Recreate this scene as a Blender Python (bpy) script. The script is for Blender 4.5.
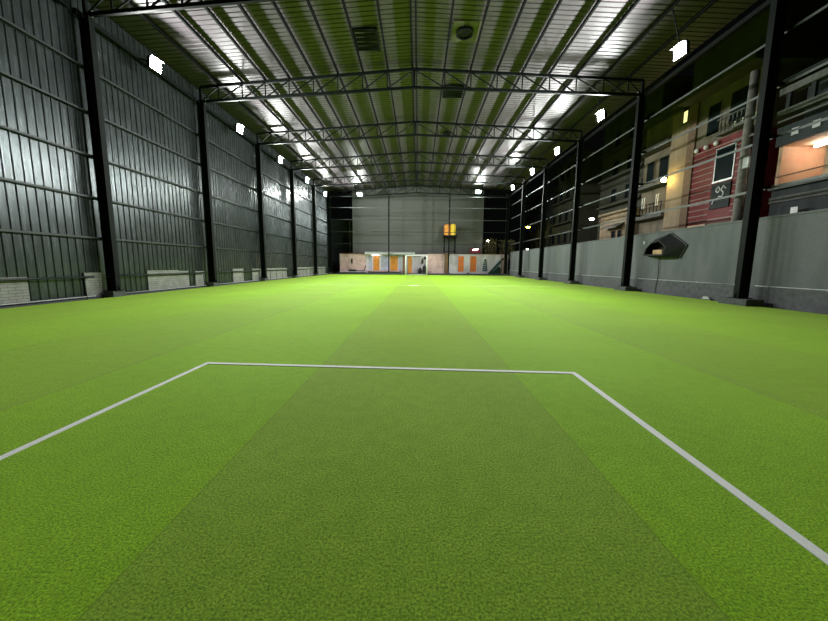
import bpy, bmesh, math, random
from mathutils import Vector, Matrix
random.seed(7)
C = bpy.context.scene
COL = C.collection
for o in list(bpy.data.objects):
    bpy.data.objects.remove(o)

# ---------------------------------------------------------------- camera
F_PX, PITCH, YAW, ROLL, CAM_H = 346.3, 0.1314, 0.0111, 0.0088, 1.45
def make_camera():
    cy, sy = math.cos(YAW), math.sin(YAW)
    cp, sp = math.cos(PITCH), math.sin(PITCH)
    r0 = Vector((cy, sy, 0)); f0 = Vector((-sy, cy, 0)); up = Vector((0, 0, 1))
    fwd = f0 * cp - up * sp
    u0 = f0 * sp + up * cp
    cr, sr = math.cos(ROLL), math.sin(ROLL)
    R = r0 * cr + u0 * sr
    U = -r0 * sr + u0 * cr
    cam = bpy.data.cameras.new('camera')
    cam.sensor_width = 36; cam.lens = F_PX / 828 * 36
    cam.clip_start = 0.05; cam.clip_end = 500
    o = bpy.data.objects.new('camera', cam); COL.objects.link(o)
    m = Matrix((R, U, -fwd)).transposed().to_4x4()
    m.translation = (0, 0, CAM_H)
    o.matrix_world = m
    C.camera = o
make_camera()

# ---------------------------------------------------------------- world, exposure
w = bpy.data.worlds.new('night_sky'); C.world = w; w.use_nodes = True
bg = w.node_tree.nodes['Background']
bg.inputs[0].default_value = (0.012, 0.014, 0.013, 1); bg.inputs[1].default_value = 0.12
C.view_settings.view_transform = 'Standard'; C.view_settings.look = 'None'
C.view_settings.gamma = 1; C.view_settings.exposure = 0.0
C.view_settings.use_curve_mapping = False
LAMP = 2050.0          # emission of the floodlight lenses
STREET = 60.0

# ---------------------------------------------------------------- layout
XL, XR = -12.75, 12.93         # turf edges / column lines
BAY, Y0 = 7.388, 14.115
def YK(k): return Y0 + k * BAY
YB = YK(5)
RX = -0.34                     # ridge x
PAN = {-1: [-0.34, -1.9, -3.34, -4.78, -6.2, -7.63, -9.03, -10.4, -11.8], 1: [-0.34, 1.42, 2.92, 4.42, 5.87, 7.42, 8.95, 10.5, 11.9]}
BZ_E, BZ_R = 10.78, 11.62      # bottom chord at eave / ridge
TZ_E, TZ_R = 11.62, 12.60      # top chord at eave / ridge
COLL, COLR = -12.87, 12.72     # column centre lines
WALLX_L, WALLX_R = -13.30, 13.40
YN = -8.05                     # near end of hall shell
ER = 0.36                      # the right eave sits a little higher
def top_z(x):
    if x < RX: t = (RX - x) / (RX - COLL)
    else: return TZ_R + (TZ_E + ER - TZ_R) * (x - RX) / (COLR - RX)
    return TZ_R + (TZ_E - TZ_R) * t
def bot_z(x):
    if x < RX: t = (RX - x) / (RX - COLL)
    else: return BZ_R + (BZ_E + ER - BZ_R) * (x - RX) / (COLR - RX)
    return BZ_R + (BZ_E - BZ_R) * t

# ---------------------------------------------------------------- materials
def mat(name, col, rough=0.7, metal=0.0, noise=None, bump=None, spec=0.5, emit=None, sheen=0.0):
    """noise=(scale, amount) varies the colour; bump=(scale, strength)."""
    m = bpy.data.materials.new(name); m.use_nodes = True
    nt = m.node_tree; b = nt.nodes['Principled BSDF']
    b.inputs['Base Color'].default_value = (*col, 1)
    b.inputs['Roughness'].default_value = rough
    b.inputs['Metallic'].default_value = metal
    b.inputs['Specular IOR Level'].default_value = spec
    tc = nt.nodes.new('ShaderNodeTexCoord')
    if noise:
        n = nt.nodes.new('ShaderNodeTexNoise'); n.inputs['Scale'].default_value = noise[0]
        n.inputs['Detail'].default_value = 6
        nt.links.new(tc.outputs['Object'], n.inputs['Vector'])
        r = nt.nodes.new('ShaderNodeValToRGB')
        a = noise[1]
        r.color_ramp.elements[0].position = 0.3; r.color_ramp.elements[1].position = 0.7
        r.color_ramp.elements[0].color = (*[max(0, c * (1 - a)) for c in col], 1)
        r.color_ramp.elements[1].color = (*[min(1, c * (1 + a)) for c in col], 1)
        nt.links.new(n.outputs['Fac'], r.inputs['Fac'])
        nt.links.new(r.outputs['Color'], b.inputs['Base Color'])
    if bump:
        n2 = nt.nodes.new('ShaderNodeTexNoise'); n2.inputs['Scale'].default_value = bump[0]
        n2.inputs['Detail'].default_value = 4
        nt.links.new(tc.outputs['Object'], n2.inputs['Vector'])
        bp = nt.nodes.new('ShaderNodeBump'); bp.inputs['Strength'].default_value = bump[1]
        bp.inputs['Distance'].default_value = bump[2] if len(bump) > 2 else 0.02
        nt.links.new(n2.outputs['Fac'], bp.inputs['Height'])
        nt.links.new(bp.outputs['Normal'], b.inputs['Normal'])
    if emit:
        b.inputs['Emission Color'].default_value = (*emit[0], 1)
        b.inputs['Emission Strength'].default_value = emit[1]
    return m

def turf_material():
    m = bpy.data.materials.new('artificial_turf'); m.use_nodes = True
    nt = m.node_tree; N = nt.nodes; L = nt.links; b = N['Principled BSDF']
    tc = N.new('ShaderNodeTexCoord')
    sep = N.new('ShaderNodeSeparateXYZ'); L.new(tc.outputs['Object'], sep.inputs[0])
    def math_(op, a, c=None):
        n = N.new('ShaderNodeMath'); n.operation = op
        for i, v in enumerate((a, c)):
            if v is None: continue
            if isinstance(v, (int, float)): n.inputs[i].default_value = v
            else: L.new(v, n.inputs[i])
        return n.outputs[0]
    # rolls of turf, 2.68 m wide, laid with the pile one way then the other
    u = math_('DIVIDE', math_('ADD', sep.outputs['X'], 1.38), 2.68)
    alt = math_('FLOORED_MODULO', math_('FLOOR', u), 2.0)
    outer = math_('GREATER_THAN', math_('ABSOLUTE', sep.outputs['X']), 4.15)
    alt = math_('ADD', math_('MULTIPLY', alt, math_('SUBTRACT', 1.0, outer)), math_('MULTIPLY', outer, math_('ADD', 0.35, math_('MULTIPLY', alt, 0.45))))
    fr = math_('FRACT', u)
    seam = math_('LESS_THAN', fr, 0.004)
    # fibres
    n1 = N.new('ShaderNodeTexNoise'); n1.inputs['Scale'].default_value = 75; n1.inputs['Detail'].default_value = 9
    n1.inputs['Roughness'].default_value = 0.85
    L.new(tc.outputs['Object'], n1.inputs['Vector'])
    n2 = N.new('ShaderNodeTexNoise'); n2.inputs['Scale'].default_value = 7; n2.inputs['Detail'].default_value = 5
    L.new(tc.outputs['Object'], n2.inputs['Vector'])
    n3 = N.new('ShaderNodeTexNoise'); n3.inputs['Scale'].default_value = 0.5; n3.inputs['Detail'].default_value = 3
    L.new(tc.outputs['Object'], n3.inputs['Vector'])
    def ramp(fac, c0, c1, p0=0.0, p1=1.0):
        r = N.new('ShaderNodeValToRGB'); r.color_ramp.elements[0].color = (*c0, 1); r.color_ramp.elements[1].color = (*c1, 1)
        r.color_ramp.elements[0].position = p0; r.color_ramp.elements[1].position = p1
        L.new(fac, r.inputs['Fac']); return r.outputs['Color']
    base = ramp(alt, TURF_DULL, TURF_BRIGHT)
    def mul(a, c, fac=1.0):
        x = N.new('ShaderNodeMix'); x.data_type = 'RGBA'; x.blend_type = 'MULTIPLY'
        x.inputs[0].default_value = fac; L.new(a, x.inputs[6]); L.new(c, x.inputs[7]); return x.outputs[2]
    colr = mul(base, ramp(n1.outputs['Fac'], (0.22, 0.27, 0.2), (1.85, 1.75, 1.9), 0.40, 0.60))
    colr = mul(colr, ramp(n2.outputs['Fac'], (0.92, 0.94, 0.9), (1.07, 1.05, 1.08), 0.35, 0.65))
    colr = mul(colr, ramp(n3.outputs['Fac'], (0.94, 0.95, 0.9), (1.06, 1.05, 1.1), 0.35, 0.65))
    sm = N.new('ShaderNodeMix'); sm.data_type = 'RGBA'; L.new(seam, sm.inputs[0])
    L.new(colr, sm.inputs[6]); sm.inputs[7].default_value = (*[c * 0.8 for c in TURF_DULL], 1)
    L.new(sm.outputs[2], b.inputs['Base Color'])
    b.inputs['Roughness'].default_value = 0.75
    b.inputs['Specular IOR Level'].default_value = 0.05
    b.inputs['Sheen Weight'].default_value = 0.2
    b.inputs['Sheen Roughness'].default_value = 0.5
    b.inputs['Sheen Tint'].default_value = (0.82, 1.0, 0.3, 1)
    bp = N.new('ShaderNodeBump'); bp.inputs['Strength'].default_value = 0.55; bp.inputs['Distance'].default_value = 0.012
    L.new(n1.outputs['Fac'], bp.inputs['Height']); L.new(bp.outputs['Normal'], b.inputs['Normal'])
    return m
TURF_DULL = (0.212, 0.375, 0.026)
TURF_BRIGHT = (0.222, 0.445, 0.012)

def brick_material(name, c1, c2, mortar, sx, sy, axis='YZ'):
    m = bpy.data.materials.new(name); m.use_nodes = True
    nt = m.node_tree; N = nt.nodes; L = nt.links; b = N['Principled BSDF']
    tc = N.new('ShaderNodeTexCoord'); s = N.new('ShaderNodeSeparateXYZ'); L.new(tc.outputs['Object'], s.inputs[0])
    c = N.new('ShaderNodeCombineXYZ')
    L.new(s.outputs[axis[0]], c.inputs[0]); L.new(s.outputs[axis[1]], c.inputs[1])
    k = N.new('ShaderNodeTexBrick'); k.inputs['Color1'].default_value = (*c1, 1); k.inputs['Color2'].default_value = (*c2, 1)
    k.inputs['Mortar'].default_value = (*mortar, 1); k.inputs['Scale'].default_value = 1
    k.inputs['Brick Width'].default_value = sx; k.inputs['Row Height'].default_value = sy; k.inputs['Mortar Size'].default_value = 0.012
    L.new(c.outputs[0], k.inputs['Vector'])
    n = N.new('ShaderNodeTexNoise'); n.inputs['Scale'].default_value = 3; n.inputs['Detail'].default_value = 6
    L.new(tc.outputs['Object'], n.inputs['Vector'])
    mx = N.new('ShaderNodeMix'); mx.data_type = 'RGBA'; mx.blend_type = 'MULTIPLY'; mx.inputs[0].default_value = 0.6
    L.new(k.outputs['Color'], mx.inputs[6]); L.new(n.outputs['Fac'], mx.inputs[7])
    L.new(mx.outputs[2], b.inputs['Base Color']); b.inputs['Roughness'].default_value = 0.85
    return m

def sheet_wall_material():
    """dark pre-painted steel sheeting, slightly uneven gloss"""
    m = mat('dark_steel_sheet', (0.060, 0.070, 0.074), 0.30, 0.6, noise=(1.3, 0.22))
    nt = m.node_tree; b = nt.nodes['Principled BSDF']
    tc = nt.nodes.new('ShaderNodeTexCoord')
    mp = nt.nodes.new('ShaderNodeMapping'); mp.inputs['Scale'].default_value = (1, 5, 0.5)
    nt.links.new(tc.outputs['Object'], mp.inputs[0])
    n = nt.nodes.new('ShaderNodeTexNoise'); n.inputs['Scale'].default_value = 1.5; n.inputs['Detail'].default_value = 5
    nt.links.new(mp.outputs[0], n.inputs['Vector'])
    r = nt.nodes.new('ShaderNodeMapRange'); r.inputs[3].default_value = 0.16; r.inputs[4].default_value = 0.36
    nt.links.new(n.outputs['Fac'], r.inputs[0]); nt.links.new(r.outputs[0], b.inputs['Roughness'])
    mp2 = nt.nodes.new('ShaderNodeMapping'); mp2.inputs['Scale'].default_value = (1, 3.0, 0.12)
    nt.links.new(tc.outputs['Object'], mp2.inputs[0])
    n3 = nt.nodes.new('ShaderNodeTexNoise'); n3.inputs['Scale'].default_value = 2.2; n3.inputs['Detail'].default_value = 3
    nt.links.new(mp2.outputs[0], n3.inputs['Vector'])
    bp = nt.nodes.new('ShaderNodeBump'); bp.inputs['Strength'].default_value = 0.5; bp.inputs['Distance'].default_value = 0.03
    nt.links.new(n3.outputs['Fac'], bp.inputs['Height']); nt.links.new(bp.outputs['Normal'], b.inputs['Normal'])
    return m

def stained_wall_material(name, col, dark, scale=0.8, streak=True):
    m = mat(name, col, 0.75, noise=(14, 0.08), bump=(30, 0.15, 0.01))
    nt = m.node_tree; N = nt.nodes; L = nt.links; b = N['Principled BSDF']
    src = b.inputs['Base Color'].links[0].from_socket
    tc = N.new('ShaderNodeTexCoord'); mp = N.new('ShaderNodeMapping')
    mp.inputs['Scale'].default_value = (1, 1.2, 0.35) if streak else (1, 1, 1)
    L.new(tc.outputs['Object'], mp.inputs[0])
    n = N.new('ShaderNodeTexNoise'); n.inputs['Scale'].default_value = scale; n.inputs['Detail'].default_value = 7
    n.inputs['Roughness'].default_value = 0.6
    L.new(mp.outputs[0], n.inputs['Vector'])
    r = N.new('ShaderNodeValToRGB'); r.color_ramp.elements[0].position = 0.45; r.color_ramp.elements[1].position = 0.68
    L.new(n.outputs['Fac'], r.inputs['Fac'])
    x = N.new('ShaderNodeMix'); x.data_type = 'RGBA'; L.new(r.outputs['Color'], x.inputs[0])
    L.new(src, x.inputs[6]); x.inputs[7].default_value = (*dark, 1)
    L.new(x.outputs[2], b.inputs['Base Color'])
    return m

M = {}
M['turf'] = turf_material()
M['line'] = mat('white_turf_fibre', (0.90, 0.90, 0.90), 0.8, noise=(120, 0.08), bump=(150, 0.4, 0.01))
M['faded'] = mat('faded_turf_fibre', (0.42, 0.58, 0.18), 0.8, noise=(60, 0.15))
M['apron'] = mat('dark_concrete_apron', (0.05, 0.05, 0.05), 0.9, noise=(3, 0.3), bump=(20, 0.3))
M['sheet'] = sheet_wall_material()
M['roof'] = mat('zinc_roof_sheet', (0.078, 0.064, 0.074), 0.46, 0.10, spec=0.32, noise=(1.0, 0.10), bump=(3, 0.12, 0.02))
M['steel'] = mat('dark_green_steel', (0.004, 0.006, 0.0055), 0.6, 0.0, noise=(8, 0.3), spec=0.12)
M['purlin'] = mat('dull_dark_purlin_paint', (0.005, 0.006, 0.005), 0.85, 0.0, noise=(8, 0.3), spec=0.1)
M['girt'] = mat('grey_green_steel', (0.022, 0.028, 0.028), 0.45, 0.3, noise=(6, 0.25))
M['pale_girt'] = mat('pale_grey_steel', (0.075, 0.085, 0.08), 0.5, 0.3, noise=(6, 0.2))
M['galv'] = mat('galvanised_steel', (0.6, 0.62, 0.6), 0.35, 0.6)
M['plinth'] = mat('grey_concrete_plinth', (0.075, 0.08, 0.078), 0.85, noise=(9, 0.3), bump=(25, 0.4))
M['wallr'] = stained_wall_material('grey_rendered_wall', (0.122, 0.127, 0.138), (0.070, 0.084, 0.088), 0.7)
M['kerb'] = mat('dark_kerb_render', (0.09, 0.092, 0.1), 0.85, noise=(5, 0.25), bump=(20, 0.3))
M['conduit'] = mat('pale_pipe_plastic', (0.45, 0.47, 0.47), 0.45, noise=(3, 0.2))
M['block'] = brick_material('whitewashed_block', (0.42, 0.42, 0.38), (0.36, 0.36, 0.33), (0.24, 0.24, 0.22), 0.4, 0.1)
M['bigwall'] = mat('grey_cladding', (0.092, 0.092, 0.088), 0.7, noise=(0.4, 0.08), bump=(0.6, 0.5, 0.15))
M['pink'] = stained_wall_material('pinkish_plaster', (0.66, 0.45, 0.45), (0.42, 0.26, 0.26), 1.2, False)
M['white_wall'] = stained_wall_material('off_white_plaster', (0.64, 0.57, 0.64), (0.40, 0.36, 0.42), 1.0)
M['bluish'] = mat('pale_blue_paint', (0.40, 0.40, 0.54), 0.7, noise=(3, 0.15))
M['orange'] = mat('orange_varnished_wood', (0.58, 0.22, 0.035), 0.5, noise=(4, 0.2))
M['redorange'] = mat('red_orange_paint', (0.62, 0.15, 0.03), 0.5, noise=(4, 0.2))
M['brown'] = mat('brown_wood', (0.20, 0.10, 0.055), 0.6, noise=(5, 0.3))
M['white'] = mat('white_paint', (0.8, 0.8, 0.78), 0.5)
M['black'] = mat('black_metal', (0.010, 0.010, 0.011), 0.5, noise=(6, 0.3))
M['hood'] = mat('sooty_black_metal', (0.012, 0.012, 0.014), 0.85, noise=(7, 0.4), bump=(6, 0.4))
M['tan'] = mat('tan_board', (0.42, 0.27, 0.15), 0.8, noise=(8, 0.3))
M['teal'] = mat('dark_teal_paint', (0.012, 0.05, 0.05), 0.5, noise=(5, 0.3))
M['tank_o'] = mat('orange_tank_plastic', (0.85, 0.33, 0.04), 0.35)
M['tank_y'] = mat('yellow_tank_plastic', (0.90, 0.62, 0.03), 0.35)
M['lens'] = mat('floodlight_lens', (1, 1, 1), 0.3, emit=((0.95, 1.0, 0.94), LAMP))
M['tube'] = mat('tube_lamp_glow', (1, 1, 1), 0.3, emit=((1.0, 0.95, 0.85), 14))
M['warm_lamp'] = mat('amber_lamp_glow', (1, 1, 1), 0.3, emit=((1.0, 0.74, 0.20), STREET * 1.3))
M['white_lamp'] = mat('white_lamp_glow', (1, 1, 1), 0.3, emit=((1.0, 0.88, 0.74), STREET))
M['yellow_lamp'] = mat('yellow_lamp_glow', (1, 1, 1), 0.3, emit=((1.0, 0.80, 0.06), STREET * .7))
M['lit_window'] = mat('lit_window_glow', (0.3, 0.3, 0.1), 0.3, emit=((0.85, 0.85, 0.30), 1.6))
M['skylight'] = mat('yellowed_panel', (0.085, 0.072, 0.05), 0.5, noise=(5, 0.1))
M['bigvent'] = mat('vent_steel', (0.005, 0.006, 0.005), 0.6, 0.0, spec=0.1)
M['beige'] = stained_wall_material('beige_render', (0.17, 0.135, 0.09), (0.10, 0.085, 0.06), 0.9)
M['beige2'] = stained_wall_material('pale_beige_render', (0.30, 0.225, 0.14), (0.20, 0.15, 0.095), 0.9)
M['olive'] = stained_wall_material('olive_grey_render', (0.060, 0.058, 0.040), (0.035, 0.036, 0.026), 0.6)
M['brownpier'] = mat('brown_render', (0.16, 0.10, 0.065), 0.8, noise=(4, 0.2))
M['red'] = mat('red_facade_paint', (0.15, 0.010, 0.009), 0.6, noise=(3, 0.25))
M['redline'] = mat('pale_pink_batten', (0.30, 0.20, 0.18), 0.6)
M['polegrey'] = mat('pole_concrete', (0.20, 0.19, 0.17), 0.8, noise=(4, 0.3))
M['darkglass'] = mat('dark_window_glass', (0.012, 0.018, 0.02), 0.12)
M['darkwall'] = mat('dark_slate_render', (0.022, 0.028, 0.03), 0.8, noise=(3, 0.3))
M['greyband'] = mat('grey_beam_render', (0.11, 0.11, 0.10), 0.8, noise=(5, 0.25))
M['peach'] = stained_wall_material('peach_room_plaster', (0.62, 0.42, 0.27), (0.50, 0.27, 0.18), 0.8, False)
M['leaf'] = mat('tree_leaves', (0.10, 0.085, 0.03), 0.7, noise=(3, 0.5))
M['bark'] = mat('tree_bark', (0.06, 0.045, 0.03), 0.9, noise=(9, 0.3))
M['fascia'] = mat('dark_fascia_paint', (0.008, 0.017, 0.018), 0.7)
M['redtarp'] = mat('maroon_sheet', (0.16, 0.02, 0.03), 0.7)

# ---------------------------------------------------------------- mesh helpers
class MB:
    def __init__(s): s.v = []; s.f = []; s.mi = []; s.cur = 0
    def add(s, vs, fs):
        n = len(s.v); s.v += [tuple(p) for p in vs]
        s.f += [tuple(n + i for i in f) for f in fs]; s.mi += [s.cur] * len(fs)
        return s
    def box(s, x0, x1, y0, y1, z0, z1):
        if x0 > x1: x0, x1 = x1, x0
        if y0 > y1: y0, y1 = y1, y0
        if z0 > z1: z0, z1 = z1, z0
        vs = [(x, y, z) for x in (x0, x1) for y in (y0, y1) for z in (z0, z1)]
        return s.add(vs, [(0, 1, 3, 2), (4, 6, 7, 5), (0, 4, 5, 1), (2, 3, 7, 6), (0, 2, 6, 4), (1, 5, 7, 3)])
    def bar(s, p, q, w, h, up=(0, 0, 1), prof=None):
        """a straight bar with a rectangular or given profile (list of (a,b) in w/h directions)"""
        p, q = Vector(p), Vector(q); d = (q - p).normalized(); u = Vector(up)
        if abs(d.dot(u)) > .98: u = Vector((0, 1, 0))
        sd = d.cross(u).normalized(); u2 = sd.cross(d).normalized()
        pr = prof or [(-w / 2, -h / 2), (w / 2, -h / 2), (w / 2, h / 2), (-w / 2, h / 2)]
        n = len(pr)
        vs = [p + sd * a + u2 * b for a, b in pr] + [q + sd * a + u2 * b for a, b in pr]
        fs = [tuple(range(n))[::-1], tuple(range(n, 2 * n))] + [(i, (i + 1) % n, n + (i + 1) % n, n + i) for i in range(n)]
        return s.add(vs, fs)
    def cyl(s, p, q, r0, r1=None, n=12):
        r1 = r0 if r1 is None else r1
        p, q = Vector(p), Vector(q); d = (q - p).normalized()
        u = Vector((0, 0, 1)) if abs(d.z) < .95 else Vector((1, 0, 0))
        a = d.cross(u).normalized(); b = d.cross(a).normalized()
        vs = [p + (a * math.cos(t) + b * math.sin(t)) * r0 for t in [2 * math.pi * i / n for i in range(n)]]
        vs += [q + (a * math.cos(t) + b * math.sin(t)) * r1 for t in [2 * math.pi * i / n for i in range(n)]]
        return s.add(vs, [tuple(range(n)), tuple(range(n, 2 * n))[::-1]] + [(i, n + i, n + (i + 1) % n, (i + 1) % n) for i in range(n)])
    def prism(s, pts, axis, a0, a1):
        """extrude polygon pts (2D in the two other axes) along axis"""
        def P(u, v, t):
            return {'x': (t, u, v), 'y': (u, t, v), 'z': (u, v, t)}[axis]
        n = len(pts)
        vs = [P(u, v, a0) for u, v in pts] + [P(u, v, a1) for u, v in pts]
        return s.add(vs, [tuple(range(n))[::-1], tuple(range(n, 2 * n))] + [(i, (i + 1) % n, n + (i + 1) % n, n + i) for i in range(n)])
    def ball(s, c, r, n=8, sz=1.0, jit=0.0):
        vs = []; fs = []
        for i in range(n + 1):
            th = math.pi * i / n
            for j in range(n * 2):
                ph = math.pi * j / n
                k = r * (1 + random.uniform(-jit, jit))
                vs.append((c[0] + k * math.sin(th) * math.cos(ph), c[1] + k * math.sin(th) * math.sin(ph), c[2] + k * sz * math.cos(th)))
        for i in range(n):
            for j in range(n * 2):
                a = i * 2 * n + j; b2 = i * 2 * n + (j + 1) % (2 * n)
                fs.append((a, b2, b2 + 2 * n, a + 2 * n))
        return s.add(vs, fs)
    def build(s, name, mats, parent=None, bevel=0, smooth=False, origin=None):
        me = bpy.data.meshes.new(name)
        if origin:
            s.v = [(a - origin[0], b - origin[1], c - origin[2]) for a, b, c in s.v]
        me.from_pydata(s.v, [], s.f)
        if not isinstance(mats, (list, tuple)): mats = [mats]
        for m in mats: me.materials.append(m)
        for p, i in zip(me.polygons, s.mi): p.material_index = i; p.use_smooth = smooth
        bm = bmesh.new(); bm.from_mesh(me); bmesh.ops.recalc_face_normals(bm, faces=bm.faces[:]); bm.to_mesh(me); bm.free()
        o = bpy.data.objects.new(name, me); COL.objects.link(o)
        if origin: o.location = origin
        if bevel:
            b = o.modifiers.new('bevel', 'BEVEL'); b.width = bevel; b.segments = 2; b.limit_method = 'ANGLE'
        if parent:
            o.parent = parent
            if origin is None:
                pass
        return o

def tag(o, label=None, cat=None, group=None, kind=None):
    if label: o['label'] = label
    if cat: o['category'] = cat
    if group: o['group'] = group
    if kind: o['kind'] = kind
    return o
def thing(name, loc, label, cat, group=None):
    o = bpy.data.objects.new(name, None); COL.objects.link(o); o.location = loc
    return tag(o, label, cat, group)
def part(name, mb, m, root, **kw):
    """mb is in world coordinates; part is placed under root at root's origin"""
    t = root; off = Vector((0, 0, 0))
    while t is not None: off += t.location; t = t.parent
    mb.v = [(a - off.x, b - off.y, c - off.z) for a, b, c in mb.v]
    return mb.build(name, m, root, **kw)
def struct(name, mb, m, **kw):
    return tag(mb.build(name, m, **kw), kind='structure')
def copy_tree(o, parent=None):
    c = o.copy(); COL.objects.link(c)
    if parent: c.parent = parent
    for ch in list(o.children): copy_tree(ch, c)
    return c
ORD = ['nearest', 'second nearest', 'third', 'fourth', 'fifth', 'sixth', 'farthest']

# ---------------------------------------------------------------- structure: ground, turf, walls, roof
struct('ground', MB().box(-40, 60, -12, 110, -0.14, -0.04), M['apron'])
struct('floor', MB().box(XL, XR, YN, 49.9, -0.04, 0.0), M['turf'])

def corrugated(axis_pts, closed=None): pass
def rib_profile(t0, t1, pitch=0.30, h=0.032):
    """points (t, height) of trapezoidal ribs"""
    out = []; t = t0
    while t < t1:
        out += [(t, 0), (t + pitch - 0.085, 0), (t + pitch - 0.06, h), (t + pitch - 0.025, h)]
        t += pitch
    out.append((t, 0))
    return out
# left wall: ribs stand towards the hall
pr = rib_profile(YN, YB + 0.2)
mb = MB(); vs = []; fs = []
for z in (0.05, 11.75):
    for y, hh in pr: vs.append((WALLX_L + hh, y, z))
n = len(pr)
for i in range(n - 1): fs.append((i, i + 1, n + i + 1, n + i))
mb.add(vs, fs)
wl = struct('wall_left', mb, M['sheet'])
sd = wl.modifiers.new('solid', 'SOLIDIFY'); sd.thickness = 0.01; sd.offset = 0

# roof sheets
def roof(name, x_e):
    prr = rib_profile(YN, YB + 0.5, 0.30, 0.03)
    vs = []; fs = []; n = len(prr)
    xr = RX
    for x, z in ((x_e, top_z(x_e) + 0.26), (xr, top_z(RX) + 0.26)):
        for y, hh in prr: vs.append((x, y, z + hh))
    for i in range(n - 1): fs.append((i, i + 1, n + i + 1, n + i))
    o = struct(name, MB().add(vs, fs), M['roof'])
    s = o.modifiers.new('solid', 'SOLIDIFY'); s.thickness = 0.008; s.offset = 0
    return o
roof('ceiling', WALLX_L - 0.25)
o = roof('ceiling', WALLX_R + 0.25); o.name = 'ceiling_right'

# right wall: rendered half-height wall with coping and kerb
mb = MB(); mb.box(WALLX_R, WALLX_R + 0.16, YN, YB + 0.2, -0.04, 3.32)
wr = struct('wall_right', mb, M['wallr'])
struct('trim_1', MB().box(WALLX_R - 0.03, WALLX_R + 0.2, YN, YB + 0.2, 3.32, 3.40), M['wallr'], bevel=0.01)
struct('baseboard_right', MB().box(WALLX_R - 0.06, WALLX_R, YN, YB + 0.2, -0.04, 0.68), M['kerb'])
# left kerb strip and thin white pipe line at foot of sheeting
struct('baseboard_left', MB().box(WALLX_L + 0.04, WALLX_L + 0.14, YN, YB, -0.04, 0.10), M['kerb'])

# whitewashed block patches at the foot of the left wall
patches = [(9.0, 11.6, 0.93), (13.62, 14.45, 1.02), (14.86, 15.0, 0.98), (16.85, 19.1, 1.05), (19.1, 19.9, 1.0), (20.5, 21.4, 0.96),
           (24.7, 26.2, 1.05), (27.6, 34.9, 1.03), (37.2, 49.5, 1.06)]
for i, (a, b, zt) in enumerate(patches):
    m = M['block']
    struct('trim_%d' % (i + 2), MB().box(WALLX_L + 0.034, WALLX_L + 0.075, a, b, 0.10, zt), m)

# ---------------------------------------------------------------- columns
def make_column(side):
    r = thing('steel_column', (0, 0, 0), 'x', 'column')
    cx = COLL if side < 0 else COLR
    D, W = 0.40, 0.24
    CT = BZ_E + (ER if side > 0 else 0)
    m = MB()
    m.box(-D / 2, -D / 2 + 0.02, -W / 2, W / 2, 0.28, CT)
    m.box(D / 2 - 0.02, D / 2, -W / 2, W / 2, 0.28, CT)
    m.box(-D / 2 + 0.02, D / 2 - 0.02, -0.008, 0.008, 0.28, CT)
    part('post', m, M['steel'], r)
    part('base_plate', MB().box(-0.28, 0.28, -0.2, 0.2, 0.25, 0.28), M['steel'], r)
    pw = 0.42 if side > 0 else 0.25
    pl = 0.62 if side > 0 else 0.30
    pm = M['plinth']
    part('plinth', MB().box(-pw * 0.8, pw * 0.8, -pl, pl, -0.04, 0.25), pm, r, bevel=0.02)
    g = MB()
    for s2 in (-1, 1):
        g.prism([(-D / 2, 0.28), (-D / 2 - 0.0, 0.28), (D / 2, 0.28)], 'y', -0.01, 0.01) if False else None
    # end plate where the truss sits, its highlight put into a bright metal
    part('end_plate_highlight', MB().box(-side * 0.05, -side * 0.05 + 0.16, -0.03, 0.03, CT, CT + 0.02).box(-side * 0.26, -side * 0.20, -0.02, 0.02, CT - 0.02, CT + 0.30), M['galv'], r)
    # gusset stiffeners at the base
    part('gusset', MB().prism([(-D / 2 - 0.07, 0.28), (-D / 2, 0.28), (-D / 2, 0.55)], 'y', -0.01, 0.01)
         .prism([(D / 2 + 0.07, 0.28), (D / 2, 0.28), (D / 2, 0.55)], 'y', -0.01, 0.01), M['steel'], r)
    cl = MB()
    for z in (LZ if side < 0 else RZ):
        cl.box(side * D / 2, side * (D / 2 + (0.10 if side < 0 else 0.32)), -0.08, 0.08, z - 0.09, z + 0.0)
    part('cleat', cl, M['steel'], r)
    return r
LZ = [2.46, 4.07, 5.70, 7.38, 9.05]
RZ = [4.50, 6.33, 8.13, 9.98]
DY = {-1: [0.40, 0.15, 0, 0, 0, 0], 1: [-0.35, -0.05, 0.1, 0.1, 0, 0]}
for side in (-1, 1):
    proto = make_column(side)
    sname = 'left' if side < 0 else 'right'
    extra = {-1: 'against the dark ribbed wall', 1: 'on a concrete plinth by the grey wall'}[side]
    for k in range(6):
        o = proto if k == 0 else copy_tree(proto)
        o.location = (COLL if side < 0 else COLR, YK(k) + DY[side][k], 0)
        o['label'] = '%s dark steel column on the %s side, %s' % (ORD[k] if k < 5 else 'farthest', sname, extra)
        o['group'] = 'steel columns along the %s side' % sname

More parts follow.
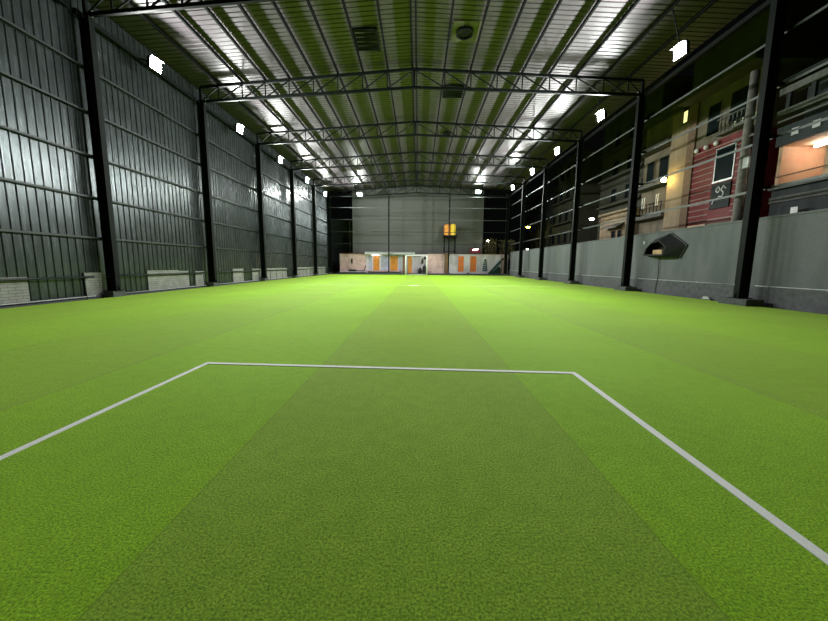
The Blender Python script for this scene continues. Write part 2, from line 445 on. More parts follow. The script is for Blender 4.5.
# ---------------------------------------------------------------- roof trusses
def L(w): return [(-w / 2, -w / 2), (w / 2, -w / 2), (w / 2, -w / 2 + 0.02), (-w / 2 + 0.02, -w / 2 + 0.02), (-w / 2 + 0.02, w / 2), (-w / 2, w / 2)]
def make_truss():
    r = thing('roof_truss', (0, 0, 0), 'x', 'roof truss')
    for (xe, nm) in ((COLL, 'a'), (COLR, 'b')):
        part('top_chord', MB().bar((xe, 0, top_z(xe)), (RX, 0, TZ_R), 0.12, 0.14), M['steel'], r)
        part('bottom_chord', MB().bar((xe, 0, bot_z(xe) + .06), (RX, 0, BZ_R), 0.12, 0.14), M['steel'], r)
        pj = PAN[-1 if nm == 'a' else 1] + [xe]
        for i in range(0, 9):
            x0 = pj[i]; x1 = pj[i + 1]
            if i > 0:
                part('vertical_member', MB().bar((x0, 0, bot_z(x0) + .05), (x0, 0, top_z(x0) - .05), 0.06, 0.06, up=(0, 1, 0)), M['steel'], r)
            part('diagonal_member', MB().bar((x0, 0, top_z(x0) - .04), (x1, 0, bot_z(x1) + .05), 0.055, 0.055, up=(0, 1, 0)), M['steel'], r)
        part('end_member', MB().bar((xe, 0, bot_z(xe)), (xe, 0, top_z(xe)), 0.12, 0.12, up=(0, 1, 0)), M['steel'], r)
    part('king_post', MB().bar((RX, 0, BZ_R - .03), (RX, 0, TZ_R), 0.10, 0.08, up=(0, 1, 0)), M['steel'], r)
    return r
proto = make_truss()
for k in range(6):
    o = proto if k == 0 else copy_tree(proto)
    o.location = (0, YK(k) + (DY[-1][k] + DY[1][k]) / 2, 0); o.rotation_euler.z = math.atan2(DY[1][k] - DY[-1][k], COLR - COLL)
    o['label'] = ['nearest dark lattice roof truss, cut off by the top of the photo',
                  'second nearest dark lattice truss, the largest with its whole span showing',
                  'third dark lattice roof truss from the camera',
                  'fourth dark lattice roof truss from the camera',
                  'fifth dark lattice roof truss from the camera',
                  'farthest dark lattice roof truss, above the end wall of the hall'][k]
    o['group'] = 'lattice roof trusses'

# ---------------------------------------------------------------- purlins, eave beams
CNT = ['first', 'second', 'third', 'fourth', 'fifth', 'sixth', 'seventh', 'outermost']
for side, xe in ((-1, COLL), (1, COLR)):
    for i in range(0, 9):
        if i == 0: x = RX + side * 0.14
        else: x = PAN[side][i]
        z = top_z(x) + 0.055
        # C section
        m = MB(); a = -side
        m.box(x - 0.008, x + 0.008, YN, YB + 0.3, z, z + 0.16)
        m.box(x, x + a * 0.07, YN, YB + 0.3, z, z + 0.012)
        m.box(x, x + a * 0.07, YN, YB + 0.3, z + 0.148, z + 0.16)
        sn = 'left' if side < 0 else 'right'
        o = m.build('purlin', M['purlin'])
        lab = ('dark steel purlin running just %s of the roof ridge' % sn) if i == 0 else \
            '%s dark steel purlin %s of the ridge, running the length of the roof' % (CNT[i - 1], sn)
        tag(o, lab, 'purlin', 'purlins under the roof sheets')
    sn = 'left' if side < 0 else 'right'
    cx = COLL if side < 0 else COLR
    for k in range(0, 5):
        o = MB().box(cx - 0.07 + side * 0.2, cx + 0.07 + side * 0.2, YK(k) + 0.14, YK(k + 1) - 0.14, bot_z(cx) - 0.02, bot_z(cx) + 0.16).build('eave_beam', M['steel'])
        tag(o, 'dark eave beam along the %s side, between the %s and %s columns' % (sn, ['nearest', 'second', 'third', 'fourth', 'fifth'][k], ['second', 'third', 'fourth', 'fifth', 'farthest'][k]), 'beam', 'eave beams')
    o = MB().box(cx - 0.07 + side * 0.2, cx + 0.07 + side * 0.2, YN, YK(0) - 0.14, bot_z(cx) - 0.02, bot_z(cx) + 0.16).build('eave_beam', M['steel'])
    tag(o, 'dark eave beam along the %s side, this side of the nearest column' % sn, 'beam', 'eave beams')

# ---------------------------------------------------------------- girts
LEV5 = ['lowest', 'second lowest', 'middle', 'second highest', 'highest']
LEV4 = ['lowest', 'second lowest', 'second highest', 'highest']
BAYN = ['this side of the nearest column', 'between the nearest and second columns', 'between the second and third columns', 'between the third and fourth columns',
        'between the fourth and fifth columns', 'between the fifth and farthest columns']
for side in (-1, 1):
    zs = LZ if side < 0 else RZ
    lev = LEV5 if side < 0 else LEV4
    for b in range(6):
        ya = YN if b == 0 else YK(b - 1) + 0.01
        yb = YK(b) - 0.01
        for li, z in enumerate(zs):
            m = MB()
            if side < 0:
                x0 = WALLX_L + 0.04; x1 = x0 + 0.13
                m.box(x0, x1, ya, yb, z - 0.03, z); m.box(x0, x0 + 0.02, ya, yb, z - 0.09, z - 0.03); m.box(x1 - 0.015, x1, ya, yb, z - 0.075, z - 0.03)
                mm = M['girt']
            else:
                x0 = 13.23; x1 = x0 + 0.09
                m.box(x0, x1, ya, yb, z - 0.012, z); m.box(x0, x0 + 0.012, ya, yb, z - 0.09, z - 0.012)
                mm = M['pale_girt']
            o = m.build('wall_girt', mm)
            tag(o, '%s steel girt on the %s side, %s' % (lev[li], 'left' if side < 0 else 'right', BAYN[b]), 'girt',
                'girts of the %s side' % ('left' if side < 0 else 'right'))

# ---------------------------------------------------------------- left hand rail
def rail(ya, yb, label, post_ys):
    r = thing('pipe_railing', (WALLX_L + 0.27, (ya + yb) / 2, 0), label, 'railing', 'low rail along the left wall')
    x = WALLX_L + 0.27
    part('top_rail', MB().cyl((x, ya, 0.86), (x, yb, 0.86), 0.035), M['girt'], r, smooth=True)
    for y in post_ys:
        part('post', MB().cyl((x, y, -0.04), (x, y, 0.83), 0.022, n=8), M['girt'], r, smooth=True)
    part('bottom_pipe', MB().cyl((x, ya, 0.09), (x, yb, 0.09), 0.02, n=8), M['conduit'], r, smooth=True)
for b in range(6):
    ya = 7.0 if b == 0 else YK(b - 1) + 0.3
    yb = YK(b) - 0.3
    ps = [yb - 0.4] if b == 0 else ([ya + 0.5, yb - 0.2] if b < 3 else [ya + i * (yb - ya) / 5 for i in range(6)])
    rail(ya, yb, 'low grey rail at the left wall foot, ' + BAYN[b], ps)

# ---------------------------------------------------------------- conduit on right wall
for b in range(6):
    ya = 7.0 if b == 0 else YK(b - 1) + 0.2; yb = YK(b) - 0.2
    r = thing('conduit_pipe', (WALLX_R - 0.03, (ya + yb) / 2, 0.74), 'pale conduit low on the right wall, ' + BAYN[b], 'pipe', 'conduit along the right wall')
    part('pipe', MB().cyl((WALLX_R - 0.025, ya, 0.74), (WALLX_R - 0.025, yb, 0.74), 0.018, n=8), M['conduit'], r, smooth=True)
    m = MB()
    for i in range(4):
        y = ya + 0.5 + i * (yb - ya - 1) / 3
        m.box(WALLX_R - 0.05, WALLX_R, y - 0.02, y + 0.02, 0.715, 0.765)
    part('clip', m, M['conduit'], r)

# ---------------------------------------------------------------- floodlights
def floodlight(loc, yaw, tilt, label, group, arm):
    """yaw: direction of the beam in plan (0 = +x), tilt: degrees below level"""
    r = thing('floodlight', loc, label, 'floodlight', group)
    Mx = Matrix.Rotation(yaw, 4, 'Z') @ Matrix.Rotation(math.radians(tilt), 4, 'Y')
    def P(name, mb, m, **kw):
        mb.v = [tuple(Mx @ (Vector(p) * 1.3)) for p in mb.v]
        return mb.build(name, m, r, **kw)
    h = MB().box(-0.09, 0.0, -0.25, 0.25, -0.19, 0.19)
    h.box(0.0, 0.03, -0.25, -0.225, -0.19, 0.19).box(0.0, 0.03, 0.225, 0.25, -0.19, 0.19).box(0.0, 0.03, -0.225, 0.225, 0.165, 0.19).box(0.0, 0.03, -0.225, 0.225, -0.19, -0.165)
    hs = P('housing', h, M['black'])
    f = MB()
    for i in range(9): f.box(-0.14, -0.09, -0.2 + i * 0.05 - 0.006, -0.2 + i * 0.05 + 0.006, -0.15, 0.15)
    P('cooling_fins', f, M['black'])
    P('lens', MB().add([(0.012, -0.225, -0.165), (0.012, 0.225, -0.165), (0.012, 0.225, 0.165), (0.012, -0.225, 0.165)], [(0, 1, 2, 3)]), M['lens'])
    P('added_visor', MB().box(0.0, 0.16, -0.26, 0.26, 0.19, 0.20), M['black'])  # top visor added to cut the light thrown up at the nearby roof
    # bracket: U yoke plus arm to the steel
    b = MB()
    b.v = []
    br = MB()
    e = Mx @ Vector((-0.05, 0.35, 0)); g = Mx @ Vector((-0.05, -0.35, 0)); c = Vector(arm)
    mid = (e + g) / 2; back = (c - mid).normalized() * 0.30
    br.bar(e, e + back, 0.03, 0.03).bar(g, g + back, 0.03, 0.03).bar(e + back, g + back, 0.03, 0.03).bar(mid + back, c, 0.04, 0.04)
    br.build('bracket', M['steel'], r)
    return r
lampsL = [17.2, 24.8, 31.8, 39.2, 46.6]
for i, y in enumerate(lampsL):
    floodlight((-12.25, y, 10.48), math.radians(-8), 6, '%s white floodlight under the left eave' % (ORD[i] if i < 4 else 'farthest'), 'floodlights under the left eave', (-0.74, 0, 0.30))
lampsR = [16.1, 22.5, 29.1, 35.2, 42.2]
for i, y in enumerate(lampsR):
    floodlight((11.0, y, 10.48), math.radians(188), 6, '%s white floodlight under the right eave' % (ORD[i] if i < 4 else 'farthest'), 'floodlights under the right eave', (10.5 - 11.0, 0, top_z(10.5) + 0.04 - 10.48))
for x, z, s in ((-8.4, 11.3, 'left'), (8.35, 11.75, 'right')):
    floodlight((x, YB - 0.35, z), math.radians(-90), 35, 'white floodlight on the end wall, %s of the pair' % s, 'pair of floodlights on the end wall', (-0.05, 0.30, 0.25))

# ---------------------------------------------------------------- roof vents
def sheet_z(x): return top_z(x) + 0.26
def louvre(x0, x1, y0, y1, label):
    z = sheet_z((x0 + x1) / 2) - 0.02
    r = thing('louvre_vent', ((x0 + x1) / 2, (y0 + y1) / 2, z - 0.09), label, 'roof vent', 'louvred roof vents')
    part('frame', MB().box(x0, x0 + 0.06, y0, y1, z - 0.09, z).box(x1 - 0.06, x1, y0, y1, z - 0.09, z).box(x0, x1, y0, y0 + 0.06, z - 0.09, z).box(x0, x1, y1 - 0.06, y1, z - 0.09, z), M['bigvent'], r)
    for i in range(5):
        y = y0 + (y1 - y0) * (i + 0.5) / 5
        part('slat', MB().bar((x0 + 0.05, y, z - 0.05), (x1 - 0.05, y, z - 0.05), 0.13, 0.02, up=(0, 0.5, 1)), M['bigvent'], r)
louvre(-3.27, -2.1, 18.1, 19.8, 'dark louvred roof vent left of the ridge, near the top of the photo')
louvre(1.5, 2.8, 23.5, 25.1, 'dark louvred roof vent right of the ridge, just past the second truss')
def round_vent(x, y, rad, panel, label):
    z = sheet_z(x) - 0.035
    r = thing('round_vent', (x, y, z), label, 'roof vent', 'round roof vents')
    if panel: part('panel', MB().box(x - 0.60, x + 0.85, y - 0.75, y + 0.75, z - 0.005, z + 0.015), M['skylight'], r)
    n = 24; m = MB()
    # collar ring
    vs = []; fs = []
    for rr, zz in ((rad, z - 0.02), (rad, z - 0.13), (rad * 0.92, z - 0.13), (rad * 0.92, z - 0.02)):
        for i in range(n): t = 2 * math.pi * i / n; vs.append((x + rr * math.cos(t), y + rr * math.sin(t), zz))
    for k in range(4):
        for i in range(n): fs.append((k * n + i, k * n + (i + 1) % n, ((k + 1) % 4) * n + (i + 1) % n, ((k + 1) % 4) * n + i))
    part('collar', m.add(vs, fs), M['bigvent'], r)
    part('throat', MB().cyl((x, y, z - 0.03), (x, y, z - 0.012), rad * 0.93, n=n), M['black'], r)
    m = MB()
    for i in range(8):
        t = math.pi * i / 4
        m.bar((x, y, z - 0.08), (x + rad * 0.93 * math.cos(t), y + rad * 0.93 * math.sin(t), z - 0.08), 0.05, 0.012)
    part('blade', m, M['bigvent'], r)
round_vent(2.14, 18.5, 0.42, True, 'round dark turbine vent in a yellowed roof panel, right of the ridge')
round_vent(2.3, 31.5, 0.34, False, 'smaller round roof vent right of the ridge, beyond the third truss')

# ---------------------------------------------------------------- pitch markings
m = MB()
def strip(a, b, wd, z=0.006):
    a = Vector((*a, 0)); b = Vector((*b, 0)); d = (b - a).normalized(); s = Vector((-d.y, d.x, 0)) * wd / 2
    vs = [p + q + Vector((0, 0, zz)) for zz in (0.0005, z) for p, q in ((a, -s), (a, s), (b, s), (b, -s))]
    return vs
BOXF = [(0, 1, 2, 3), (4, 7, 6, 5), (0, 4, 5, 1), (1, 5, 6, 2), (2, 6, 7, 3), (3, 7, 4, 0)]
o = MB().add(strip((-3.09, 4.87), (2.17, 4.60), 0.075), BOXF).add(strip((-3.06, 4.835), (-3.17, -8), 0.06), BOXF).add(strip((2.14, 4.565), (1.83, -8), 0.07), BOXF).build('pitch_marking', M['line'])
tag(o, 'white three-sided box line on the turf in front of the camera', 'line')
o = MB().add(strip((-8.5, 24.45), (-0.68, 24.37), 0.22, 0.004), BOXF).add(strip((0.13, 24.36), (10.5, 24.25), 0.22, 0.004), BOXF).build('pitch_marking', M['faded'])
tag(o, 'faint pale line running across the turf far down the hall', 'line')
o = MB().add(strip((-0.65, 24.37), (0.1, 24.36), 0.30, 0.008), BOXF).build('pitch_marking', M['line'])
tag(o, 'short bright white dash on the far cross line', 'line')

# ---------------------------------------------------------------- hood on right wall
x0 = WALLX_R
r = thing('extraction_hood', (x0, 19.2, 2.0), 'sooty black angular hood hanging on the grey right wall, open at its front', 'hood')
# outline on wall plane (y,z); projects into the hall
prof = [(20.5, 2.02), (20.45, 2.72), (20.0, 3.02), (18.85, 3.26), (17.62, 2.55), (18.0, 1.92)]
dep = 0.62
m = MB()
front = [(20.1, 2.10), (19.95, 2.45), (19.55, 2.75), (18.9, 2.85), (18.35, 2.50), (18.5, 2.06)]
n = len(prof)
vs = [(x0, y, z) for y, z in prof] + [(x0 - dep, y, z) for y, z in front]
vs += [(x0 - 0.06, (y - 19.2) * .93 + 19.2, (z - 2.5) * .9 + 2.5) for y, z in prof] + [(x0 - dep, (y - 19.2) * .90 + 19.2, (z - 2.45) * .86 + 2.45) for y, z in front]
fs = []
for i in range(n):
    j = (i + 1) % n
    fs += [(i, j, n + j, n + i), (2 * n + i, 3 * n + i, 3 * n + j, 2 * n + j), (n + i, n + j, 3 * n + j, 3 * n + i), (i, 2 * n + i, 2 * n + j, j)]
part('shell', m.add(vs, fs), M['hood'], r)
part('back_board', MB().add([(x0 - 0.07, y, z) for y, z in prof], [tuple(range(n))]), M['black'], r)
part('inner_board', MB().box(x0 - 0.55, x0 - 0.1, 18.7, 19.4, 2.10, 2.36), M['tan'], r)
part('front_lip', MB().bar((x0 - dep, 18.5, 2.06), (x0 - dep, 20.1, 2.08), 0.03, 0.04), M['hood'], r)
o = MB().cyl((x0 - 0.07, 19.55, 1.98), (x0 - 0.07, 19.50, 1.0), 0.02, n=8).cyl((x0 - 0.07, 19.50, 1.0), (x0 - 0.07, 19.62, 0.0), 0.02, n=8).build('power_cable', M['black'])
tag(o, 'thin black cable dropping from the hood down the grey wall', 'cable')
o = MB().box(x0 - 0.05, x0, 20.93, 21.07, 2.78, 2.92).build('junction_box', M['white'], bevel=0.01)
tag(o, 'tiny white box on the right wall beside the black hood', 'box')
o = MB().prism([(15.75, 0.0), (16.2, 0.0), (16.1, 0.13), (15.85, 0.11)], 'x', x0 - 0.22, x0 - 0.10).build('rubble_stone', M['galv'])
tag(o, 'pale stone lying at the foot of the right wall near the nearest column', 'stone')
for y, z, lab in ((46.0, 3.45, 'left'), (43.6, 3.45, 'right')):
    o = MB().box(x0 - 0.02, x0 + 0.12, y - 0.18, y + 0.18, 3.40, 3.52).build('wall_top_lamp', M['tube'])
    tag(o, 'small glowing lamp on top of the right wall, %s of the far pair' % lab, 'lamp', 'lamps on the far wall top')

# ---------------------------------------------------------------- end of the hall: steel frame
for x, s in ((-4.30, 'left'), (4.40, 'right')):
    r = thing('end_post', (x, YB, 0), 'slim dark post in the end frame, %s of the middle pair' % s, 'column', 'slim posts of the end frame')
    part('post', MB().box(x - 0.09, x + 0.09, YB - 0.09, YB + 0.09, 0.2, bot_z(x) + 0.0), M['steel'], r)
    part('plinth', MB().prism([(x - 0.55, -0.04), (x + 0.55, -0.04), (x + 0.25, 0.30), (x - 0.25, 0.30)], 'y', YB - 0.35, YB + 0.2), M['plinth'], r)
EZ = [4.44, 6.14, 7.83, 9.50, 11.05]
xs = [COLL + 0.05, -4.30, 4.40, COLR - 0.05]
for li, z in enumerate(EZ):
    for i in range(3):
        m = MB().box(xs[i], xs[i + 1], YB - 0.15, YB - 0.09, z - 0.07, z).box(xs[i], xs[i + 1], YB - 0.15, YB - 0.08, z - 0.0, z + 0.012)
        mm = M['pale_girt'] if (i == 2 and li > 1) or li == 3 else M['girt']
        o = m.build('wall_girt', mm)
        tag(o, '%s girt across the %s third of the end frame' % (LEV5[li], ['left', 'middle', 'right'][i]), 'girt', 'girts of the end frame')

# grey cladding beyond the frame
struct('wall_back', MB().box(-10.1, 9.8, 54.0, 54.3, 2.6, 14.5), M['bigwall'])
# low wall closing the end
def seg(name, xa, xb, za, zb, m, y=52.0, th=0.2): return struct(name, MB().box(xa, xb, y, y + th, za, zb), m)
seg('wall_back_pink', -11.7, -7.85, -0.04, 3.0, M['pink'])
seg('wall_back_shed', -7.85, -1.9, -0.04, 3.0, M['white_wall'], 52.1)
seg('wall_back_curtain', -1.9, 1.3, -0.04, 3.0, M['white_wall'], 52.3)
seg('wall_back_plaster', 1.3, 3.75, -0.04, 3.0, M['pink'])
seg('wall_back_white', 4.6, 13.3, -0.04, 3.0, M['white_wall'])
struct('trim_20', MB().box(-11.9, 13.3, 50.75, 51.0, -0.04, 0.22), M['plinth'])
struct('trim_21', MB().box(-11.7, -7.9, 51.9, 52.25, 3.0, 3.07), M['redtarp'])
struct('trim_22', MB().box(1.3, 13.3, 51.95, 52.25, 3.0, 3.06), M['pink'])
# pale blue panels of the shed
for i, (a, b) in enumerate(((-7.4, -6.9), (-5.55, -4.5), (-3.0, -2.4))):
    struct('trim_%d' % (23 + i), MB().box(a, b, 52.06, 52.1, 0.6, 2.75), M['bluish'])
def door(n, xa, xb, za, zb, m, y):
    d = tag(MB().box(xa, xb, y - 0.05, y, za, zb).build('door_%d' % n, m), kind='structure')
    fr = MB().box(xa - 0.08, xa, y - 0.08, y, za, zb + 0.08).box(xb, xb + 0.08, y - 0.08, y, za, zb + 0.08).box(xa, xb, y - 0.08, y, zb, zb + 0.08)
    fr.build('door_frame', M['white_wall'], d)
    MB().cyl((xb - 0.12, y - 0.1, (za + zb) / 2), (xb - 0.12, y - 0.05, (za + zb) / 2), 0.03, n=8).build('door_handle', M['galv'], d)
door(1, -6.72, -5.80, 0.55, 2.72, M['orange'], 52.1)
door(2, -4.2, -3.05, 0.55, 2.72, M['orange'], 52.1)
door(3, 5.9, 6.75, 0.50, 2.76, M['redorange'], 52.0)
door(4, 7.7, 8.6, 0.50, 2.76, M['redorange'], 52.0)
door(5, 3.85, 4.55, 0.10, 2.85, M['brown'], 52.05)
door(6, -1.55, -0.95, 0.10, 2.75, M['orange'], 52.3)
door(7, -2.35, -1.98, 0.10, 2.80, M['brown'], 52.08)
struct('trim_26', MB().box(3.75, 4.65, 51.9, 52.1, 2.85, 3.15), M['brown'])

r = thing('shed_canopy', (-4.2, 51.6, 3.1), 'pale projecting canopy roof above the orange doors of the end shed', 'canopy')
part('roof_sheet', MB().prism([(51.3, 3.02), (51.3, 3.10), (52.0, 3.32), (52.0, 3.24)], 'x', -7.9, -0.5), M['galv'], r)
part('fascia', MB().box(-7.9, -0.5, 51.26, 51.32, 2.94, 3.10), M['conduit'], r)
r = thing('tube_lamp', (-6.3, 51.5, 2.9), 'glowing white lamp under the canopy above the leftmost orange door', 'lamp')
part('tube', MB().cyl((-6.75, 51.2, 2.80), (-5.8, 51.2, 2.80), 0.07), M['tube'], r, smooth=True)
part('holder', MB().box(-6.8, -5.75, 51.16, 51.32, 2.86, 2.94), M['white'], r)

# low ledge and things along the left part of the end wall
r = thing('concrete_ledge', (-9.7, 51.5, 0), 'low pale concrete ledge at the foot of the pinkish end wall', 'ledge')
part('slab', MB().box(-11.6, -7.8, 51.3, 51.99, 0.30, 0.42), M['white_wall'], r)
part('base', MB().box(-11.6, -7.8, 51.45, 51.99, -0.04, 0.30), M['plinth'], r)
o = MB().cyl((-10.2, 51.5, 0.55), (-7.95, 51.5, 0.50), 0.06, n=8).cyl((-7.95, 51.5, 0.5), (-7.8, 51.6, 1.3), 0.05, n=8).box(-10.3, -9.2, 51.4, 51.65, 0.42, 0.68).build('pipe_bundle', M['black'])
tag(o, 'dark bent pipes lying on the ledge by the pinkish wall', 'pipe')
o = MB().prism([(-10.02, 1.75), (-9.9, 1.45), (-9.78, 1.6), (-9.78, 2.1), (-9.9, 2.35), (-10.0, 2.1)], 'y', 51.93, 52.0).build('wall_mark_plate', M['black'])
tag(o, 'small dark plate fixed on the pinkish end wall', 'plate')
r = thing('porch_step', (-5.2, 51.5, 0), 'pinkish low step in front of the orange shed doors', 'step')
part('tread', MB().box(-7.5, -2.5, 51.35, 52.0, 0.42, 0.54), M['pink'], r)
part('riser', MB().box(-7.4, -2.6, 51.45, 52.0, -0.04, 0.42), M['plinth'], r)

# goal
r = thing('goal_frame', (-0.27, 49.75, 0), 'white goal frame standing at the far end of the turf', 'goal')
for x in (-1.77, 1.22):
    part('goal_post', MB().cyl((x, 49.75, 0), (x, 49.75, 2.75), 0.085), M['white'], r, smooth=True)
part('crossbar', MB().cyl((-1.77, 49.75, 2.72), (1.22, 49.75, 2.72), 0.05), M['white'], r, smooth=True)
part('ground_bar', MB().cyl((-1.77, 49.78, 0.05), (1.22, 49.78, 0.05), 0.05), M['conduit'], r, smooth=True)
# curtain folds in goal opening
r = thing('hanging_sheet', (-0.3, 51.9, 0), 'pale pleated sheet hanging behind the goal frame', 'sheet')
vs = []; fs = []; K = 40
for i in range(K + 1):
    x = -0.85 + 1.25 * i / K; yy = 52.2 + 0.06 * math.sin(i * 1.3)
    for z in (0.15, 2.65): vs += [(x, yy, z), (x, yy + 0.02, z)]
for i in range(K):
    a = i * 4; b = a + 4
    fs += [(a, a + 2, b + 2, b), (a + 1, b + 1, b + 3, a + 3), (a + 2, a + 3, b + 3, b + 2), (a, b, b + 1, a + 1)]
part('cloth', MB().add(vs, fs), M['white_wall'], r)
part('hanging_rod', MB().cyl((-0.9, 52.25, 2.68), (0.45, 52.25, 2.68), 0.045), M['black'], r)
# dark clutter behind goal: two bins and a hanging bag
def bag(x, y, z, w, h, label):
    r = thing('kit_bag', (x, y, z), label, 'bag', 'dark bags behind the goal')
    part('body', MB().ball((x, y, z + h / 2), w, 8, h / 2 / w, 0.06), M['hood'], r, smooth=True)
    part('strap', MB().cyl((x - w * .3, y, z + h * .9), (x, y, z + h + .22), 0.02).cyl((x + w * .3, y, z + h * .9), (x, y, z + h + .22), 0.02), M['black'], r)
bag(0.62, 52.16, 1.55, 0.14, 0.75, 'long dark bag hanging behind the goal, left of the pair')
bag(0.98, 52.1, 2.25, 0.2, 0.35, 'short dark bag hanging high behind the goal, right of the pair')
bag(0.25, 51.5, -0.04, 0.34, 1.0, 'lumpy dark bag standing behind the goal')
bag(0.90, 51.5, -0.04, 0.30, 1.45, 'tall dark bag standing behind the right goal post')

# dark poster
r = thing('wall_poster', (10.0, 52, 1.5), 'narrow dark banner on the white end wall right of the orange doors', 'banner')
part('banner_sheet', MB().prism([(9.55, 0.6), (10.25, 0.6), (10.15, 1.7), (10.05, 2.35), (9.8, 2.35), (9.65, 1.7)], 'y', 51.93, 52.0), M['teal'], r)
for i in range(5): part('stripe', MB().box(9.68, 10.1, 51.91, 51.93, 0.8 + i * 0.28, 0.9 + i * 0.28), M['bluish'], r)
o = MB().ball((7.35, 51.3, 0.1), 0.3, 6, 0.9, 0.1).build('dark_sack', M['plinth']); tag(o, 'dark sack on the ground between the two right orange doors', 'sack')

# teal stair at right end
r = thing('metal_stair', (11.5, 50.9, 0), 'dark teal metal stair climbing to the right at the end of the hall', 'staircase')
for y in (51.15, 51.75):
    part('stringer', MB().bar((10.4, y, 0.2), (12.5, y, 2.5), 0.05, 0.26, up=(0, 0, 1)), M['teal'], r)
for i in range(9):
    t = (i + 0.5) / 9
    part('tread', MB().box(10.4 + 2.1 * t - 0.14, 10.4 + 2.1 * t + 0.14, 51.15, 51.75, 0.2 + 2.3 * t, 0.23 + 2.3 * t), M['teal'], r)
part('side_panel', MB().prism([(10.5, 0.0), (12.35, 0.0), (12.35, 0.9), (11.9, 1.35)], 'y', 51.78, 51.82), M['teal'], r)
part('handrail', MB().bar((10.1, 51.12, 0.6), (12.2, 51.12, 2.9), 0.07, 0.07), M['conduit'], r)
for x in (12.15, 12.5):
    part('newel_post', MB().box(x - 0.06, x + 0.06, 51.05, 51.17, 0.0, 3.0), M['brown'], r)

# tank tower behind end frame
TX, TY = 4.72, 53.0
r = thing('tank_tower', (TX, TY, 3.0), 'dark four-legged steel stand carrying the yellow tank beyond the end frame', 'tower')
for sx in (-0.85, 0.75):
    for sy in (-0.5, 0.5):
        part('leg', MB().bar((TX + sx, TY + sy, -0.04), (TX + sx * 1.0, TY + sy, 5.75), 0.13, 0.13), M['steel'], r)
part('platform', MB().box(TX - 1.05, TX + 0.95, TY - 0.65, TY + 0.65, 5.50, 5.85), M['steel'], r)
for z in (3.45,):
    part('brace', MB().bar((TX - 0.85, TY - 0.5, z), (TX + 0.75, TY - 0.5, z), 0.08, 0.08), M['steel'], r)
r = thing('water_tank', (TX, TY, 5.85), 'bright yellow and orange ribbed tank on the dark stand', 'tank')
def ring_body(x, rad, z0, z1, m, nm):
    mb2 = MB(); n = 20; prof = []
    k = 6
    for i in range(k):
        a = z0 + (z1 - z0) * i / k; b = z0 + (z1 - z0) * (i + 1) / k
        prof += [(rad, a), (rad, a + (b - a) * .7), (rad * .95, a + (b - a) * .8)]
    prof += [(rad * .9, z1), (rad * .4, z1 + .12), (0.02, z1 + .14)]
    vs = []; fs = []
    for rr, zz in prof:
        for i in range(n): t = 2 * math.pi * i / n; vs.append((x + rr * math.cos(t), TY + rr * math.sin(t), zz))
    for q in range(len(prof) - 1):
        for i in range(n): fs.append((q * n + i, q * n + (i + 1) % n, (q + 1) * n + (i + 1) % n, (q + 1) * n + i))
    part(nm, mb2.add(vs, fs), m, r, smooth=True)
ring_body(TX - 0.42, 0.50, 5.85, 7.35, M['tank_o'], 'orange_drum')
ring_body(TX + 0.42, 0.42, 5.85, 7.4, M['tank_y'], 'yellow_drum')

# tree beyond the end wall, right
def tree(x, y, z0, ht, rad, n, label, seed):
    random.seed(seed)
    r = thing('tree', (x, y, 0), label, 'tree', 'trees beyond the end wall')
    part('trunk', MB().cyl((x, y, -0.04), (x + .2, y, z0 + ht * .5), 0.18, 0.08), M['bark'], r)
    br = MB()
    for i in range(8):
        a = random.uniform(0, 6.28)
        br.cyl((x + .1, y, z0 + ht * random.uniform(.1, .5)), (x + rad * .8 * math.cos(a), y + rad * .8 * math.sin(a), z0 + ht * random.uniform(.4, .9)), 0.05, 0.015, n=6)
    part('branches', br, M['bark'], r)
    lf = MB()
    for i in range(n):
        a = random.uniform(0, 6.28); q = rad * math.sqrt(random.random()); zz = z0 + ht * random.random()
        c = Vector((x + q * math.cos(a), y + q * math.sin(a), zz))
        d = Vector((random.uniform(-1, 1), random.uniform(-1, 1), random.uniform(-1.6, .2))).normalized() * random.uniform(.2, .34)
        s = d.cross(Vector((random.random(), random.random(), random.random()))).normalized() * .07
        lf.add([c, c + d * .5 + s, c + d, c + d * .5 - s], [(0, 1, 2, 3)])
    o = part('foliage', lf, M['leaf'], r); o['kind'] = 'stuff'
tree(11.0, 54.6, 2.4, 3.2, 1.1, 900, 'brownish hanging tree lit from below, behind the right end wall', 3)
tree(13.7, 54.6, 2.4, 3.0, 1.2, 700, 'sparser tree behind the end wall at the right corner', 5)

def street_lamp(p, base_z, arm, m, label, sz=0.3, cat='street lamp'):
    r = thing('street_lamp', (p[0] + arm[0], p[1] + arm[1], base_z), label, cat)
    q = (p[0] + arm[0], p[1] + arm[1])
    part('pole', MB().cyl((q[0], q[1], base_z), (q[0], q[1], p[2] + 0.5), 0.06, 0.045), M['bigvent'], r)
    part('arm', MB().cyl((q[0], q[1], p[2] + 0.48), (p[0], p[1], p[2] + 0.15), 0.03), M['bigvent'], r)
    part('lamp_shade', MB().cyl((p[0], p[1], p[2] + 0.2), (p[0], p[1], p[2] + 0.02), sz * .45, sz * .9), M['bigvent'], r)
    part('bulb', MB().ball((p[0], p[1], p[2] - 0.02), sz * .6, 8, 0.7), m, r, smooth=True)
street_lamp((10.4, 53.2, 5.15), -0.04, (0.0, 0.15), M['white_lamp'], 'white street lamp beyond the end wall beside the tall grey cladding', 0.28)
r = thing('lit_sign', (8.6, 53.2, 3.3), 'small pinkish glowing sign above the right end wall', 'sign')
part('sign_board', MB().box(7.75, 9.4, 53.2, 53.3, 3.25, 3.95), M['redtarp'], r)
part('glow_tube', MB().cyl((8.2, 53.15, 3.75), (9.0, 53.15, 3.85), 0.07), M['tube'], r)
part('sign_leg', MB().box(8.5, 8.6, 53.2, 53.3, -0.04, 3.3), M['steel'], r)
